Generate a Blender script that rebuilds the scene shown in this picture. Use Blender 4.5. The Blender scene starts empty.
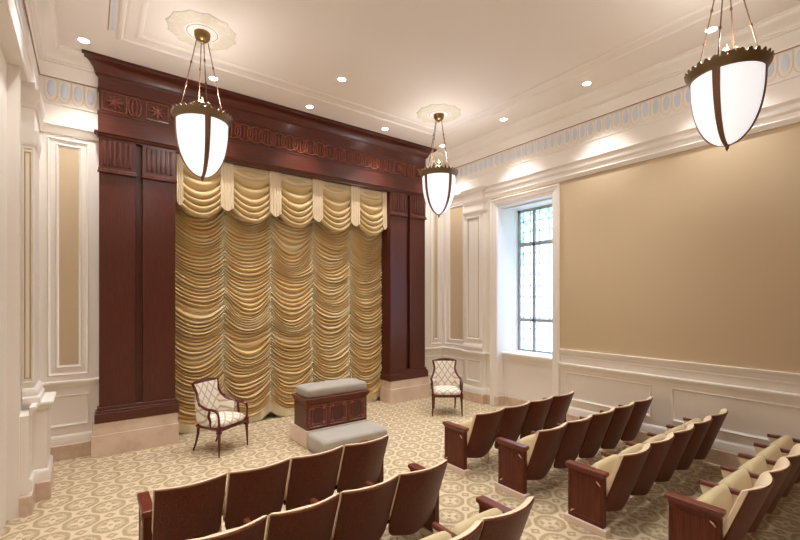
import bpy, bmesh, math, random
import numpy as np
from mathutils import Vector, Matrix
random.seed(7)
PI = math.pi
scn = bpy.context.scene
COL = scn.collection

# ------------------------------------------------------------------ helpers
class MB:
    """collects geometry for ONE mesh object"""
    def __init__(s): s.v = []; s.f = []
    def add(s, vs, fs):
        n = len(s.v); s.v += [tuple(v) for v in vs]; s.f += [tuple(i + n for i in f) for f in fs]
    def box(s, x0, x1, y0, y1, z0, z1, b=0.0):
        if x0 > x1: x0, x1 = x1, x0
        if y0 > y1: y0, y1 = y1, y0
        if z0 > z1: z0, z1 = z1, z0
        if b <= 0:
            s.add([(x0,y0,z0),(x1,y0,z0),(x1,y1,z0),(x0,y1,z0),(x0,y0,z1),(x1,y0,z1),(x1,y1,z1),(x0,y1,z1)],
                  [(0,3,2,1),(4,5,6,7),(0,1,5,4),(1,2,6,5),(2,3,7,6),(3,0,4,7)])
        else:
            bm = bmesh.new(); bmesh.ops.create_cube(bm, size=1)
            for v in bm.verts:
                v.co = Vector(((x0+x1)/2 + v.co.x*(x1-x0), (y0+y1)/2 + v.co.y*(y1-y0), (z0+z1)/2 + v.co.z*(z1-z0)))
            bmesh.ops.bevel(bm, geom=bm.edges[:], offset=b, segments=3, profile=.5, affect='EDGES')
            bm.verts.index_update()
            s.add([v.co[:] for v in bm.verts], [tuple(v.index for v in f.verts) for f in bm.faces]); bm.free()
    def loft(s, rings, close_u=True, cap=True, close_v=False):
        n = len(rings[0]); base = len(s.v)
        for r in rings: s.v += [tuple(p) for p in r]
        m = len(rings)
        for j in range(m if close_v else m-1):
            j2 = (j+1) % m
            for i in range(n if close_u else n-1):
                i2 = (i+1) % n
                s.f.append((base+j*n+i, base+j*n+i2, base+j2*n+i2, base+j2*n+i))
        if cap and close_u and not close_v:
            s.f.append(tuple(base+i for i in range(n))[::-1]); s.f.append(tuple(base+(m-1)*n+i for i in range(n)))
    def lathe(s, prof, c=(0,0), seg=32, cap=True):
        s.loft([[(c[0]+r*math.cos(2*PI*k/seg), c[1]+r*math.sin(2*PI*k/seg), z) for k in range(seg)] for r, z in prof], cap=cap)
    def tube(s, pts, r, seg=8, closed=False, flat=1.0):
        P = [Vector(p) for p in pts]; n = len(P); rings = []
        up = None
        for i in range(n):
            if closed: t = (P[(i+1) % n] - P[i-1])
            else: t = (P[min(i+1, n-1)] - P[max(i-1, 0)])
            t.normalize()
            if up is None:
                up = Vector((0,0,1)) if abs(t.z) < .9 else Vector((1,0,0))
            a = up - t*up.dot(t)
            if a.length < 1e-5: a = t.orthogonal()
            a.normalize(); up = a; b = t.cross(a)
            rr = r[i] if isinstance(r, (list, tuple)) else r
            rings.append([P[i] + a*rr*math.cos(2*PI*k/seg) + b*rr*flat*math.sin(2*PI*k/seg) for k in range(seg)])
        s.loft(rings, cap=not closed, close_v=closed)
    def sweep(s, path, prof, closed=False):
        """sweep closed profile [(inward offset, z)] along a plan path, the room on the right-hand side"""
        P = [Vector(p) for p in path]; n = len(P); rings = []
        for i in range(n):
            def nrm(a, b):
                d = (b-a).normalized(); return Vector((d.y, -d.x))
            if closed or 0 < i < n-1:
                n1 = nrm(P[i-1], P[i]); n2 = nrm(P[i], P[(i+1) % n]); m = (n1+n2)/(1+n1.dot(n2))
            elif i == 0: m = nrm(P[0], P[1])
            else: m = nrm(P[-2], P[-1])
            rings.append([(P[i].x+m.x*o, P[i].y+m.y*o, z) for o, z in prof])
        s.loft(rings, cap=not closed, close_v=closed)
    def frame(s, fn, u0, u1, z0, z1, prof):
        """rectangular moulding; prof [(inset, height)]; fn(u, z, h) -> point"""
        rings = []
        for (a, h) in prof:
            rings.append([fn(u0+a, z0+a, h), fn(u1-a, z0+a, h), fn(u1-a, z1-a, h), fn(u0+a, z1-a, h)])
        s.loft(rings, cap=False)
    def grid(s, nu, nv, fn):
        base = len(s.v)
        for j in range(nv):
            for i in range(nu): s.v.append(tuple(fn(i/(nu-1), j/(nv-1))))
        for j in range(nv-1):
            for i in range(nu-1):
                a = base+j*nu+i; s.f.append((a, a+1, a+nu+1, a+nu))
    def slab(s, nu, nv, fa, fb):
        """closed slab between two surfaces"""
        base = len(s.v); s.grid(nu, nv, fa); b2 = len(s.v); s.grid(nu, nv, fb)
        n2 = len(s.f)
        k = (nu-1)*(nv-1)
        s.f[n2-k:] = [f[::-1] for f in s.f[n2-k:]]
        rim = [j for j in range(nu)] + [nu*(j+1)-1 for j in range(1, nv)] + [nu*(nv-1)+i for i in range(nu-2, -1, -1)] + [nu*j for j in range(nv-2, 0, -1)]
        m = len(rim)
        for i in range(m):
            a, b = rim[i], rim[(i+1) % m]
            s.f.append((base+b, base+a, b2+a, b2+b))
    def xf(s, M):
        s.v = [tuple(M @ Vector(v)) for v in s.v]; return s
    def build(s, name, mat, parent=None, smooth=False, kind=None, bevel=0, fix=True):
        me = bpy.data.meshes.new(name); me.from_pydata(s.v, [], s.f); me.update()
        if fix:
            bm = bmesh.new(); bm.from_mesh(me); bmesh.ops.recalc_face_normals(bm, faces=bm.faces[:]); bm.to_mesh(me); bm.free()
        me.materials.append(mat)
        o = bpy.data.objects.new(name, me); COL.objects.link(o)
        if smooth:
            me.polygons.foreach_set('use_smooth', [True]*len(me.polygons))
            if smooth != 'all': me.set_sharp_from_angle(angle=math.radians(38))
        if bevel:
            m = o.modifiers.new('bevel', 'BEVEL'); m.width = bevel; m.segments = 2; m.limit_method = 'ANGLE'; m.angle_limit = math.radians(40)
        if parent: o.parent = parent
        if kind: o['kind'] = kind
        return o

def tag(o, label, cat, group=None):
    o['label'] = label; o['category'] = cat
    if group: o['group'] = group
    return o
def empty(name, loc=(0,0,0), rz=0):
    o = bpy.data.objects.new(name, None); COL.objects.link(o); o.location = loc; o.rotation_euler = (0,0,rz); o.empty_display_size = .1
    return o
def copy_tree(o, parent=None):
    c = o.copy(); COL.objects.link(c)
    if parent: c.parent = parent
    for ch in list(o.children): copy_tree(ch, c)
    return c

# ------------------------------------------------------------------ materials
class X_:
    """tiny expression builder on math nodes"""
    def __init__(s, nt, k): s.nt = nt; s.k = k
    def op(s, name, *a):
        n = s.nt.nodes.new('ShaderNodeMath'); n.operation = name
        for i, v in enumerate((s,)+a):
            if isinstance(v, X_): s.nt.links.new(v.k, n.inputs[i])
            else: n.inputs[i].default_value = v
        return X_(s.nt, n.outputs[0])
    def __add__(s, o): return s.op('ADD', o)
    def __sub__(s, o): return s.op('SUBTRACT', o)
    def __mul__(s, o): return s.op('MULTIPLY', o)
    def __truediv__(s, o): return s.op('DIVIDE', o)
    def lt(s, o): return s.op('LESS_THAN', o)
    def gt(s, o): return s.op('GREATER_THAN', o)
    def rnd(s): return s.op('ROUND')
    def abs(s): return s.op('ABSOLUTE')
    def sq(s): return s*s
    def max(s, o): return s.op('MAXIMUM', o)
    def min(s, o): return s.op('MINIMUM', o)
def soft(x, edge, w):
    """1 when x < edge, smooth over w"""
    n = x.nt.nodes.new('ShaderNodeMapRange'); n.interpolation_type = 'SMOOTHSTEP'
    x.nt.links.new(x.k, n.inputs[0])
    n.inputs[1].default_value = edge-w; n.inputs[2].default_value = edge+w; n.inputs[3].default_value = 1; n.inputs[4].default_value = 0
    return X_(x.nt, n.outputs[0])

def srgb(r, g, b):
    f = lambda c: (c/255/12.92) if c/255 <= .04045 else ((c/255+.055)/1.055)**2.4
    return (f(r), f(g), f(b), 1)

def base_mat(name, col, rough=.5, spec=.5, metal=0):
    m = bpy.data.materials.new(name); m.use_nodes = True; nt = m.node_tree
    b = nt.nodes['Principled BSDF']
    b.inputs['Base Color'].default_value = col; b.inputs['Roughness'].default_value = rough
    b.inputs['Specular IOR Level'].default_value = spec; b.inputs['Metallic'].default_value = metal
    return m, nt, b
def coords(nt, kind='Object', scale=None):
    t = nt.nodes.new('ShaderNodeTexCoord'); k = t.outputs[kind]
    if scale:
        mp = nt.nodes.new('ShaderNodeMapping'); mp.inputs['Scale'].default_value = scale; nt.links.new(k, mp.inputs[0]); k = mp.outputs[0]
    return k
def noise(nt, k, scale, detail=3, rough=.5):
    n = nt.nodes.new('ShaderNodeTexNoise'); n.inputs['Scale'].default_value = scale; n.inputs['Detail'].default_value = detail
    n.inputs['Roughness'].default_value = rough; nt.links.new(k, n.inputs['Vector']); return n.outputs[0]
def mix(nt, fac, a, b):
    n = nt.nodes.new('ShaderNodeMix'); n.data_type = 'RGBA'
    for i, v in ((0, fac), (6, a), (7, b)):
        if hasattr(v, 'is_output'): nt.links.new(v, n.inputs[i])
        elif isinstance(v, X_): nt.links.new(v.k, n.inputs[i])
        else: n.inputs[i].default_value = v
    return n.outputs[2]
def ramp(nt, k, stops):
    n = nt.nodes.new('ShaderNodeValToRGB'); nt.links.new(k, n.inputs[0])
    e = n.color_ramp.elements
    e[0].position, e[0].color = stops[0]; e[1].position, e[1].color = stops[-1]
    for p, c in stops[1:-1]:
        q = e.new(p); q.color = c
    return n.outputs[0]
def bump(nt, b, k, strength, dist=.01):
    n = nt.nodes.new('ShaderNodeBump'); n.inputs['Strength'].default_value = strength; n.inputs['Distance'].default_value = dist
    nt.links.new(k, n.inputs['Height']); nt.links.new(n.outputs[0], b.inputs['Normal'])

def painted(name, col, rough=.55, var=.03):
    m, nt, b = base_mat(name, col, rough, .35)
    n = noise(nt, coords(nt), 1.7, 2)
    c2 = tuple(c*(1-var*2) for c in col[:3])+(1,)
    nt.links.new(mix(nt, n, col, c2), b.inputs['Base Color'])
    return m
def wood(name, c1, c2, scale=(38, 38, 1.3), rough=.36, coat=.08):
    m, nt, b = base_mat(name, c1, rough, .5)
    k = coords(nt, 'Object', scale)
    n = noise(nt, k, 1.6, 4, .6); n2 = noise(nt, coords(nt, 'Object', tuple(s*3.5 for s in scale)), 1.5, 2)
    r = ramp(nt, n, [(.3, c2), (.7, c1)])
    dk = tuple(c*.72 for c in c2[:3])+(1,)
    r2 = ramp(nt, n2, [(.35, (0,0,0,1)), (.6, (1,1,1,1))])
    nt.links.new(mix(nt, r2, dk, r), b.inputs['Base Color'])
    b.inputs['Coat Weight'].default_value = coat; b.inputs['Coat Roughness'].default_value = .2
    return m

M = {}
M['white'] = painted('cream_white_paint', srgb(240, 233, 225), .42, .015)
M['ceiling'] = painted('ceiling_paint', srgb(238, 229, 221), .8, .01)
M['beige'] = painted('beige_wallcovering', srgb(202, 181, 150), .8, .015)
M['gold_line'] = base_mat('gold_paint', srgb(196, 164, 96), .4, .5, .3)[0]
M['brown_line'] = base_mat('brown_line_paint', srgb(164, 130, 108), .6)[0]
M['blue'] = painted('pale_blue_paint', srgb(212, 220, 230), .6)
M['pale_gold'] = painted('pale_gold_paint', srgb(236, 222, 202), .5)
RED1, RED2 = srgb(100, 45, 30), srgb(84, 35, 22)
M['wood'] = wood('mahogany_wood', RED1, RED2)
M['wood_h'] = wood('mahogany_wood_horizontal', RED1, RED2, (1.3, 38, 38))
M['wood_lit'] = wood('carved_mahogany_lit', srgb(154, 90, 70), srgb(132, 71, 54), (6, 30, 30), .24)  # paler copy of the mahogany; carving highlights put into its colour
M['wood_arm'] = wood('armrest_mahogany', srgb(128, 62, 44), srgb(102, 45, 31), (38, 2, 38), .32)
M['wood_chair'] = wood('armchair_dark_mahogany', srgb(112, 46, 36), srgb(86, 32, 25), (20, 20, 3), .25)
M['wood_seat'] = wood('seat_back_mahogany', srgb(110, 52, 28), srgb(90, 38, 19), (30, 30, 1.0), .42, .0)
M['wood_seat'].node_tree.nodes['Principled BSDF'].inputs['Specular IOR Level'].default_value = .3
M['brass'] = base_mat('antique_brass', srgb(134, 104, 62), .35, .5, .8)[0]
M['bronze'] = base_mat('brown_bronze', srgb(128, 94, 74), .42, .5, .6)[0]
M['rim'] = base_mat('aged_brass', srgb(124, 102, 74), .42, .5, .55)[0]
M['inlay'] = base_mat('pale_inlay', srgb(216, 170, 140), .35)[0]
M['chrome'] = base_mat('polished_steel', srgb(200, 196, 190), .25, .5, .9)[0]
M['black'] = base_mat('black_metal', srgb(28, 24, 22), .45)[0]
M['grey_metal'] = base_mat('window_metal', srgb(168, 168, 166), .5, .5, .1)[0]
M['pink_stone'] = painted('pale_seat_foot', srgb(226, 204, 188), .5)

def marble():
    m, nt, b = base_mat('beige_marble', srgb(214, 186, 164), .28)
    k = coords(nt)
    n = noise(nt, k, 3.2, 8, .65); n2 = noise(nt, k, 14, 5, .6)
    c = ramp(nt, n, [(.3, srgb(206, 180, 160)), (.5, srgb(222, 199, 181)), (.72, srgb(234, 216, 202))])
    c2 = mix(nt, ramp(nt, n2, [(.42, (0,0,0,1)), (.6, (.5,.5,.5,1))]), c, srgb(226, 202, 182))
    nt.links.new(c2, b.inputs['Base Color']); return m
M['marble'] = marble()
def marble_dark():
    m, nt, b = base_mat('tan_marble', srgb(190, 155, 125), .28)
    n = noise(nt, coords(nt), 7, 8, .65)
    nt.links.new(ramp(nt, n, [(.3, srgb(194, 166, 146)), (.55, srgb(212, 188, 168)), (.75, srgb(226, 204, 186))]), b.inputs['Base Color']); return m
M['marble_dark'] = marble_dark()

def fabric(name, c1, c2, rough=.85, sc=250, bs=.15, sheen=.2):
    m, nt, b = base_mat(name, c1, rough, .2)
    k = coords(nt); n = noise(nt, k, sc, 2); n2 = noise(nt, k, 6, 3)
    nt.links.new(mix(nt, n2, c1, c2), b.inputs['Base Color'])
    b.inputs['Sheen Weight'].default_value = sheen
    bump(nt, b, n, bs, .002); return m
M['cream_fabric'] = fabric('cream_upholstery', srgb(210, 194, 156), srgb(198, 180, 140))
M['cream_rim'] = fabric('pale_upholstery', srgb(232, 212, 182), srgb(224, 202, 170))
M['grey_fabric'] = fabric('grey_green_cushion_fabric', srgb(172, 165, 154), srgb(162, 154, 143))
M['valance'] = fabric('valance_silk', srgb(222, 202, 170), srgb(214, 192, 158), .6)
M['swag'] = fabric('swag_silk', srgb(210, 184, 136), srgb(196, 168, 116), .5)

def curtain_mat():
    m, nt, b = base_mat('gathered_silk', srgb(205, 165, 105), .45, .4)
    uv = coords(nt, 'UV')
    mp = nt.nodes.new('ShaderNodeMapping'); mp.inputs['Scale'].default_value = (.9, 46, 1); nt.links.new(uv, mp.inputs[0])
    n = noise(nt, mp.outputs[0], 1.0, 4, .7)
    c = ramp(nt, n, [(.34, srgb(196, 146, 76)), (.44, srgb(218, 180, 114)), (.53, srgb(226, 200, 144)), (.64, srgb(238, 224, 188))])  # shot-silk streaks along the folds; contrast raised to paint in fold shading
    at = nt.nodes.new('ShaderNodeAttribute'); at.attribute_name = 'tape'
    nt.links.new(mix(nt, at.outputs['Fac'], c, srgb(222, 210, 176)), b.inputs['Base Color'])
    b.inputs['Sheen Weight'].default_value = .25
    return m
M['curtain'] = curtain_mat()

def carpet():
    m, nt, b = base_mat('patterned_carpet', srgb(205, 180, 148), .95, .1)
    k = coords(nt)
    sp = nt.nodes.new('ShaderNodeSeparateXYZ'); nt.links.new(k, sp.inputs[0])
    x, y = X_(nt, sp.outputs[0]), X_(nt, sp.outputs[1])
    P = .44
    u, v = (x - .39)/P, (y - .12)/P
    fu, fv = u-u.rnd(), v-v.rnd()
    gu, gv = (u+.5)-(u+.5).rnd(), (v+.5)-(v+.5).rnd()
    rA, rB = (fu.sq()+fv.sq()), (gu.sq()+gv.sq())
    s = rA.lt(rB)
    lu, lv = gu+s*(fu-gu), gv+s*(fv-gv)
    r = (lu.sq()+lv.sq()).op('SQRT')*P
    th = lv.op('ARCTAN2', lu)
    c8 = (th*8.0).op('COSINE'); c4 = (th*4.0).op('COSINE'); c12 = (th*16.0).op('COSINE')
    re = r + c8*.003
    disc = soft(re, .146, .005)
    inner = soft(r - c4*.024, .064, .006)           # pale flower
    core = soft(r, .018, .004)
    beads = soft((r-.096).abs() - c12*.008, .012, .004)
    dark = disc*(inner*(-1.0)+1.0)*(beads*(-.6)+1.0)
    dark = dark.max(core)
    # line scroll round each medallion
    ln = soft((r-.120).abs(), .004, .003)*.0
    # small motifs between
    hu, hv = (u+.5)-(u+.5).rnd(), v-v.rnd()
    ku, kv = u-u.rnd(), (v+.5)-(v+.5).rnd()
    d1, d2 = hu.abs()+hv.abs(), ku.abs()+kv.abs()
    dd = d1.min(d2)*P
    dia = soft(dd, .052, .006)*(soft(dd, .022, .004)*(-.7)+1.0)
    mask = dark.max(ln).max(dia)
    ns = noise(nt, k, 90, 3); nb = noise(nt, k, 18, 3, .6)
    wv = X_(nt, nb)*1.0+.38
    fac = (mask*wv).min(1.0)
    base = mix(nt, ns, srgb(218, 200, 172), srgb(200, 180, 150))
    drk = mix(nt, ns, srgb(178, 158, 124), srgb(150, 131, 98))
    nt.links.new(mix(nt, fac, base, drk), b.inputs['Base Color'])
    bump(nt, b, noise(nt, k, 400, 2), .4, .004)
    return m
M['carpet'] = carpet()

def lattice():
    m, nt, b = base_mat('lattice_upholstery', srgb(232, 222, 208), .8, .2)
    uv = coords(nt, 'UV'); sp = nt.nodes.new('ShaderNodeSeparateXYZ'); nt.links.new(uv, sp.inputs[0])
    x, y = X_(nt, sp.outputs[0]), X_(nt, sp.outputs[1])
    P = .165
    a, c = (x*1.15+y)/P, (x*1.15-y)/P
    da, dc = (a-a.rnd()).abs(), (c-c.rnd()).abs()
    ln = soft(da.min(dc), .10, .03)
    nt.links.new(mix(nt, ln, srgb(236, 228, 216), srgb(196, 176, 148)), b.inputs['Base Color'])
    bump(nt, b, noise(nt, coords(nt), 220, 2), .1, .002)
    return m
M['lattice'] = lattice()

def emis(name, col, st):
    m, nt, b = base_mat(name, (col[0], col[1], col[2], 1), .3)
    b.inputs['Emission Color'].default_value = col; b.inputs['Emission Strength'].default_value = st
    return m
M['bowl'] = emis('glowing_opal_glass', (.94, .955, 1, 1), .29)
M['lens'] = emis('downlight_lens', (1, .97, .93, 1), 8)

def medallion():
    m, nt, b = base_mat('painted_medallion', srgb(222, 206, 190), .8)
    k = coords(nt); n = noise(nt, k, 16, 3, .6); n2 = noise(nt, k, 30, 2)
    c = ramp(nt, n, [(.38, srgb(226, 216, 204)), (.5, srgb(208, 208, 184)), (.62, srgb(228, 204, 192)), (.7, srgb(216, 218, 214))])
    nt.links.new(c, b.inputs['Base Color']); bump(nt, b, n2, .3, .01); return m
M['medallion'] = medallion()

def glass():
    m = bpy.data.materials.new('leaded_glass'); m.use_nodes = True; nt = m.node_tree; nt.nodes.clear()
    out = nt.nodes.new('ShaderNodeOutputMaterial')
    k = coords(nt)
    n = noise(nt, k, 15, 4, .7)
    sp = nt.nodes.new('ShaderNodeSeparateXYZ'); nt.links.new(k, sp.inputs[0])
    y, z = X_(nt, sp.outputs[1]), X_(nt, sp.outputs[2])
    up = (soft(z, 3.25, .35)*(-1.0)+1.0)
    side = (soft(y, 5.28, .08)*(-1.0)+1.0)*(soft(z, 2.75, .3)*(-1.0)+1.0)
    g = X_(nt, ramp(nt, n, [(.46, (0,0,0,1)), (.58, (1,1,1,1))]))*up.max(side)
    col = mix(nt, g, (.88, .89, .92, 1), (.36, .58, .44, 1))
    tr = nt.nodes.new('ShaderNodeBsdfTranslucent'); tp = nt.nodes.new('ShaderNodeBsdfTransparent')
    nt.links.new(col, tr.inputs[0]); nt.links.new(col, tp.inputs[0])
    mx = nt.nodes.new('ShaderNodeMixShader'); mx.inputs[0].default_value = .22
    nt.links.new(tr.outputs[0], mx.inputs[1]); nt.links.new(tp.outputs[0], mx.inputs[2]); nt.links.new(mx.outputs[0], out.inputs[0])
    return m
M['glass'] = glass()

# ------------------------------------------------------------------ room
XL, XR, YF, YB, ZC = -.50, 6.43, 7.05, -3.0, 5.30
CX = 2.965
S = 'structure'
b = MB(); b.box(-1.3, 7.4, YB-.3, 7.75, -.12, 0); b.build('floor', M['carpet'], kind=S)
b = MB(); b.box(-1.3, 7.4, YB-.3, 7.75, ZC, ZC+.15); b.build('ceiling', M['ceiling'], kind=S)
b = MB(); b.box(-1.0, 7.2, YB-.2, YB, 0, ZC); b.build('wall_back', M['beige'], kind=S)
b = MB()
b.box(-1.2, .12, YF, 7.7, 0, ZC); b.box(5.81, 7.3, YF, 7.7, 0, ZC); b.box(.12, 5.81, 7.55, 7.7, 0, ZC); b.box(.12, 5.81, YF, 7.55, 4.36, ZC)
b.build('wall_front', M['white'], kind=S)
b = MB()
b.box(-1.2, -.62, YB, 5.42, 0, ZC); b.box(-1.2, -.55, 5.46, 5.90, 0, ZC); b.box(-1.2, -.53, 5.42, 5.50, 0, 4.34); b.box(-1.2, -.465, 5.45, 5.77, 0, .96)
b.box(-1.2, -.345, 5.77, 6.25, 0, 1.03); b.box(-1.2, -.446, 5.77, 6.25, 1.03, 4.35); b.box(-1.2, XL, 5.85, YF, 0, ZC)
b.build('wall_left', M['white'], kind=S)
# right wall with the window niche
WY0, WY1, WZ1, NX = 4.25, 5.46, 3.90, 6.62
b = MB()
b.box(XR, 7.3, YB, WY0, 0, ZC); b.box(XR, 7.3, WY1, YF, 0, ZC); b.box(XR, 7.3, WY0, WY1, WZ1, ZC); b.box(NX, 7.3, WY0, WY1, 0, 1.0)
b.box(6.33, XR, 5.75, 6.25, 0, 4.30)
b.build('wall_right', M['white'], kind=S)
b = MB(); b.box(XR-.004, XR, YB, 4.11, 1.24, 4.12); b.box(XR-.004, XR, 4.11, 5.62, 4.06, 4.12)
b.build('trim_1', M['beige'], kind=S)                      # beige wall covering field
# window
wt = empty('window_1', (7.02, 4.85, 1.0)); wt['kind'] = S
def wadd(mb, name, mat, **k):
    mb.v = [(x-7.02, y-4.85, z-1.0) for x, y, z in mb.v]
    return mb.build(name, mat, wt, **k)
b = MB()
b.box(7.06, 7.14, WY0, WY0+.05, 1.06, WZ1); b.box(7.06, 7.14, WY1-.05, WY1, 1.06, WZ1)
b.box(7.06, 7.14, WY0, WY1, 1.0, 1.08); b.box(7.06, 7.14, WY0, WY1, WZ1-.05, WZ1)
for yy in (5.085, 4.64): b.box(7.065, 7.135, yy-.03, yy+.03, 1.08, WZ1-.05)
for zz in (3.19, 1.68): b.box(7.065, 7.135, WY0+.05, WY1-.05, zz-.03, zz+.03)
wadd(b, 'window_frame', M['grey_metal'], bevel=.006)
gl = MB(); gl.box(7.098, 7.102, WY0+.04, WY1-.04, 1.07, WZ1-.04)
o = gl.build('window_glass', M['glass'], wt); o.location = (-7.02, -4.85, -1.0)
b = MB()
for y0, y1 in ((4.30, 4.61), (4.67, 5.055), (5.115, 5.41)):
    for q in (.22, .78):
        yy = y0+(y1-y0)*q; b.box(7.090, 7.097, yy-.008, yy+.008, 1.08, WZ1-.05)
z = 1.08
while z < WZ1-.06:
    b.box(7.090, 7.097, WY0+.05, WY1-.05, z-.007, z+.007); z += .215
wadd(b, 'lead_came', M['grey_metal'])
# sill + casing
b = MB(); b.sweep([(NX, WY1), (NX, WY0)], [(-.46, 1.0), (.06, 1.0), (.07, 1.015), (.07, 1.045), (.055, 1.06), (-.46, 1.06)])
b.sweep([(NX, WY1), (NX, WY0)], [(0, .90), (.02, .90), (.025, .93), (.05, .97), (.05, 1.0), (0, 1.0)])
b.build('trim_2', M['white'], kind=S)
b = MB()
def casing(b, y0, y1, z0, z1, xs=XR):
    prof = [(0, 0), (0, .05), (.018, .055), (.03, .04), (.09, .034), (.10, .024), (.135, .02), (.15, 0)]
    y0, y1 = y0-.15, y1+.15; z1 = z1+.15
    rings = []
    for a, h in prof:
        rings.append([(xs-h, y0+a, z0), (xs-h, y0+a, z1-a), (xs-h, y1-a, z1-a), (xs-h, y1-a, z0)])
    b.loft(rings, close_u=False, cap=False)
casing(b, WY0, WY1, 0, WZ1)
# head of the niche, stepped
b.box(6.60, 6.64, WY0, WY1, WZ1-.03, WZ1)
b.build('trim_3', M['white'], kind=S)

# entablature round the room: crown, fascia, frieze, architrave
ENT_L = [(-.50, YB), (-.50, 7.0), (.118, 7.0)]
ENT_R = [(5.815, 7.0), (6.42, 7.0), (6.42, YB)]
crown = [(-.06, 5.30), (.21, 5.30), (.21, 5.285), (.196, 5.28), (.19, 5.262), (.165, 5.24), (.12, 5.222), (.085, 5.205), (.06, 5.18), (.052, 5.165), (.03, 5.16), (.028, 5.148), (.0, 5.14), (-.06, 5.14)]
fasc = [(-.06, 4.953), (.012, 4.953), (.012, 4.966), (.004, 4.975), (.0, 5.14), (-.06, 5.14)]
friez = [(-.06, 4.62), (-.012, 4.62), (-.012, 4.953), (-.06, 4.953)]
arch = [(-.06, 4.34), (-.005, 4.34), (.0, 4.335), (.012, 4.345), (.012, 4.37), (.004, 4.375), (.004, 4.60), (.016, 4.61), (.016, 4.625), (-.012, 4.635), (-.06, 4.635)]
for path, nm in ((ENT_L, 'l'), (ENT_R, 'r')):
    b = MB(); b.sweep(path, crown); b.sweep(path, fasc); b.build('trim_4' if nm == 'l' else 'trim_5', M['white'], kind=S, smooth=True)
    b = MB(); b.sweep(path, friez); b.build('trim_6' if nm == 'l' else 'trim_7', M['white'], kind=S)
b = MB(); b.sweep(ENT_L, [(-.14 if o < -.05 else o, z) for o, z in arch]); b.build('trim_8', M['white'], kind=S)
b = MB(); b.sweep(ENT_R, arch); b.build('trim_9', M['white'], kind=S)
# wall mouldings below the architrave
pict = [(0, 4.09), (.02, 4.09), (.024, 4.11), (.04, 4.125), (.045, 4.15), (.03, 4.16), (.03, 4.21), (.06, 4.235), (.065, 4.26), (.05, 4.27), (.05, 4.30), (.09, 4.335), (0, 4.345)]
b = MB(); b.sweep([(XR, 5.75), (XR, YB)], pict); b.sweep([(5.815, YF), (XR, YF), (XR, 6.25), (6.33, 6.25), (6.33, 5.75), (XR, 5.75)], [(0, 4.27), (.03, 4.27), (.06, 4.31), (.08, 4.34), (0, 4.345)])
b.sweep([(XL, 6.25), (XL, YF), (.118, YF)], [(0, 4.24), (.02, 4.25), (.04, 4.30), (.05, 4.34), (0, 4.345)])
b.build('trim_10', M['white'], kind=S, smooth=True)
# brown and gold lines at the top of the frieze
b = MB(); b.sweep(ENT_L, [(.0, 4.944), (.014, 4.944), (.014, 4.953), (.0, 4.953)]); b.sweep(ENT_R, [(.0, 4.944), (.014, 4.944), (.014, 4.953), (.0, 4.953)]); b.build('trim_11', M['brown_line'], kind=S)
# frieze ornament: blue ovals in gold U loops
def frieze_ornament(fn, u0, u1, nb, ng):
    P = .137; n = int((u1-u0)/P)
    off = (u1-u0-n*P)/2
    for i in range(n):
        c = u0+off+(i+.5)*P
        # oval
        rings = [[fn(c+rr*math.cos(2*PI*k/14), 4.815+rr*2.45*math.sin(2*PI*k/14), h) for k in range(14)] for rr, h in ((.043, 0), (.041, .006), (.028, .011), (.0005, .013))]
        nb.loft(rings, cap=False)
        # U loop
        pts = []
        for k in range(13):
            a = PI+PI*k/12; pts.append((c+.064*math.cos(a), 4.765+.115*math.sin(a)))
        pts = [(c-.064, 4.93)]+pts+[(c+.064, 4.93)]
        ng.tube([fn(p[0], p[1], .004) for p in pts], .0055, 4)
nb = MB(); ng = MB()
frieze_ornament(lambda u, z, h: (6.432-h, u, z), -2.95, 6.93, nb, ng)
nb.build('trim_12', M['blue'], kind=S, smooth=True); ng.build('trim_13', M['pale_gold'], kind=S)
nb = MB(); ng = MB()
frieze_ornament(lambda u, z, h: (u, 7.012-h, z), -.46, .11, nb, ng)
frieze_ornament(lambda u, z, h: (u, 7.012-h, z), 5.83, 6.40, nb, ng)
frieze_ornament(lambda u, z, h: (-.512+h, u, z), 3.0, 6.95, nb, ng)
nb.build('trim_14', M['blue'], kind=S, smooth=True); ng.build('trim_15', M['pale_gold'], kind=S)
# dado rails, skirting
RAIL_L = [(-.465, 5.5), (-.465, 5.77), (-.345, 5.77), (-.345, 6.25), (XL, 6.25), (XL, YF), (.118, YF)]
RAIL_R = [(5.815, YF), (XR, YF), (XR, 6.25), (6.33, 6.25), (6.33, 5.75), (XR, 5.75), (XR, 5.615)]
RAIL_M = [(XR, 4.10), (XR, YB)]
rail = [(0, .945), (.012, .945), (.016, .965), (.035, .985), (.05, 1.0), (.052, 1.02), (.045, 1.03), (0, 1.03)]
base_w = [(0, .19), (.022, .19), (.022, .285), (.016, .30), (.006, .315), (0, .32)]
b = MB()
for p in (RAIL_L, RAIL_R, RAIL_M): b.sweep(p, rail); b.sweep(p, base_w)
b.sweep(RAIL_M, [(0, 1.205), (.012, 1.205), (.02, 1.225), (.04, 1.24), (.042, 1.258), (0, 1.262)])
b.sweep(RAIL_M, [(0, 1.12), (.008, 1.122), (.012, 1.135), (.008, 1.148), (0, 1.15)])
b.sweep(RAIL_R[2:5], [(0, 1.10), (.03, 1.10), (.03, 1.15), (.015, 1.18), (0, 1.2)])
b.sweep([(-.54, 5.77), (-.446, 5.77), (-.446, 6.25)], [(0, 1.03), (.05, 1.03), (.05, 1.08), (.03, 1.10), (.03, 1.14), (.015, 1.17), (0, 1.18)])
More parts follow.
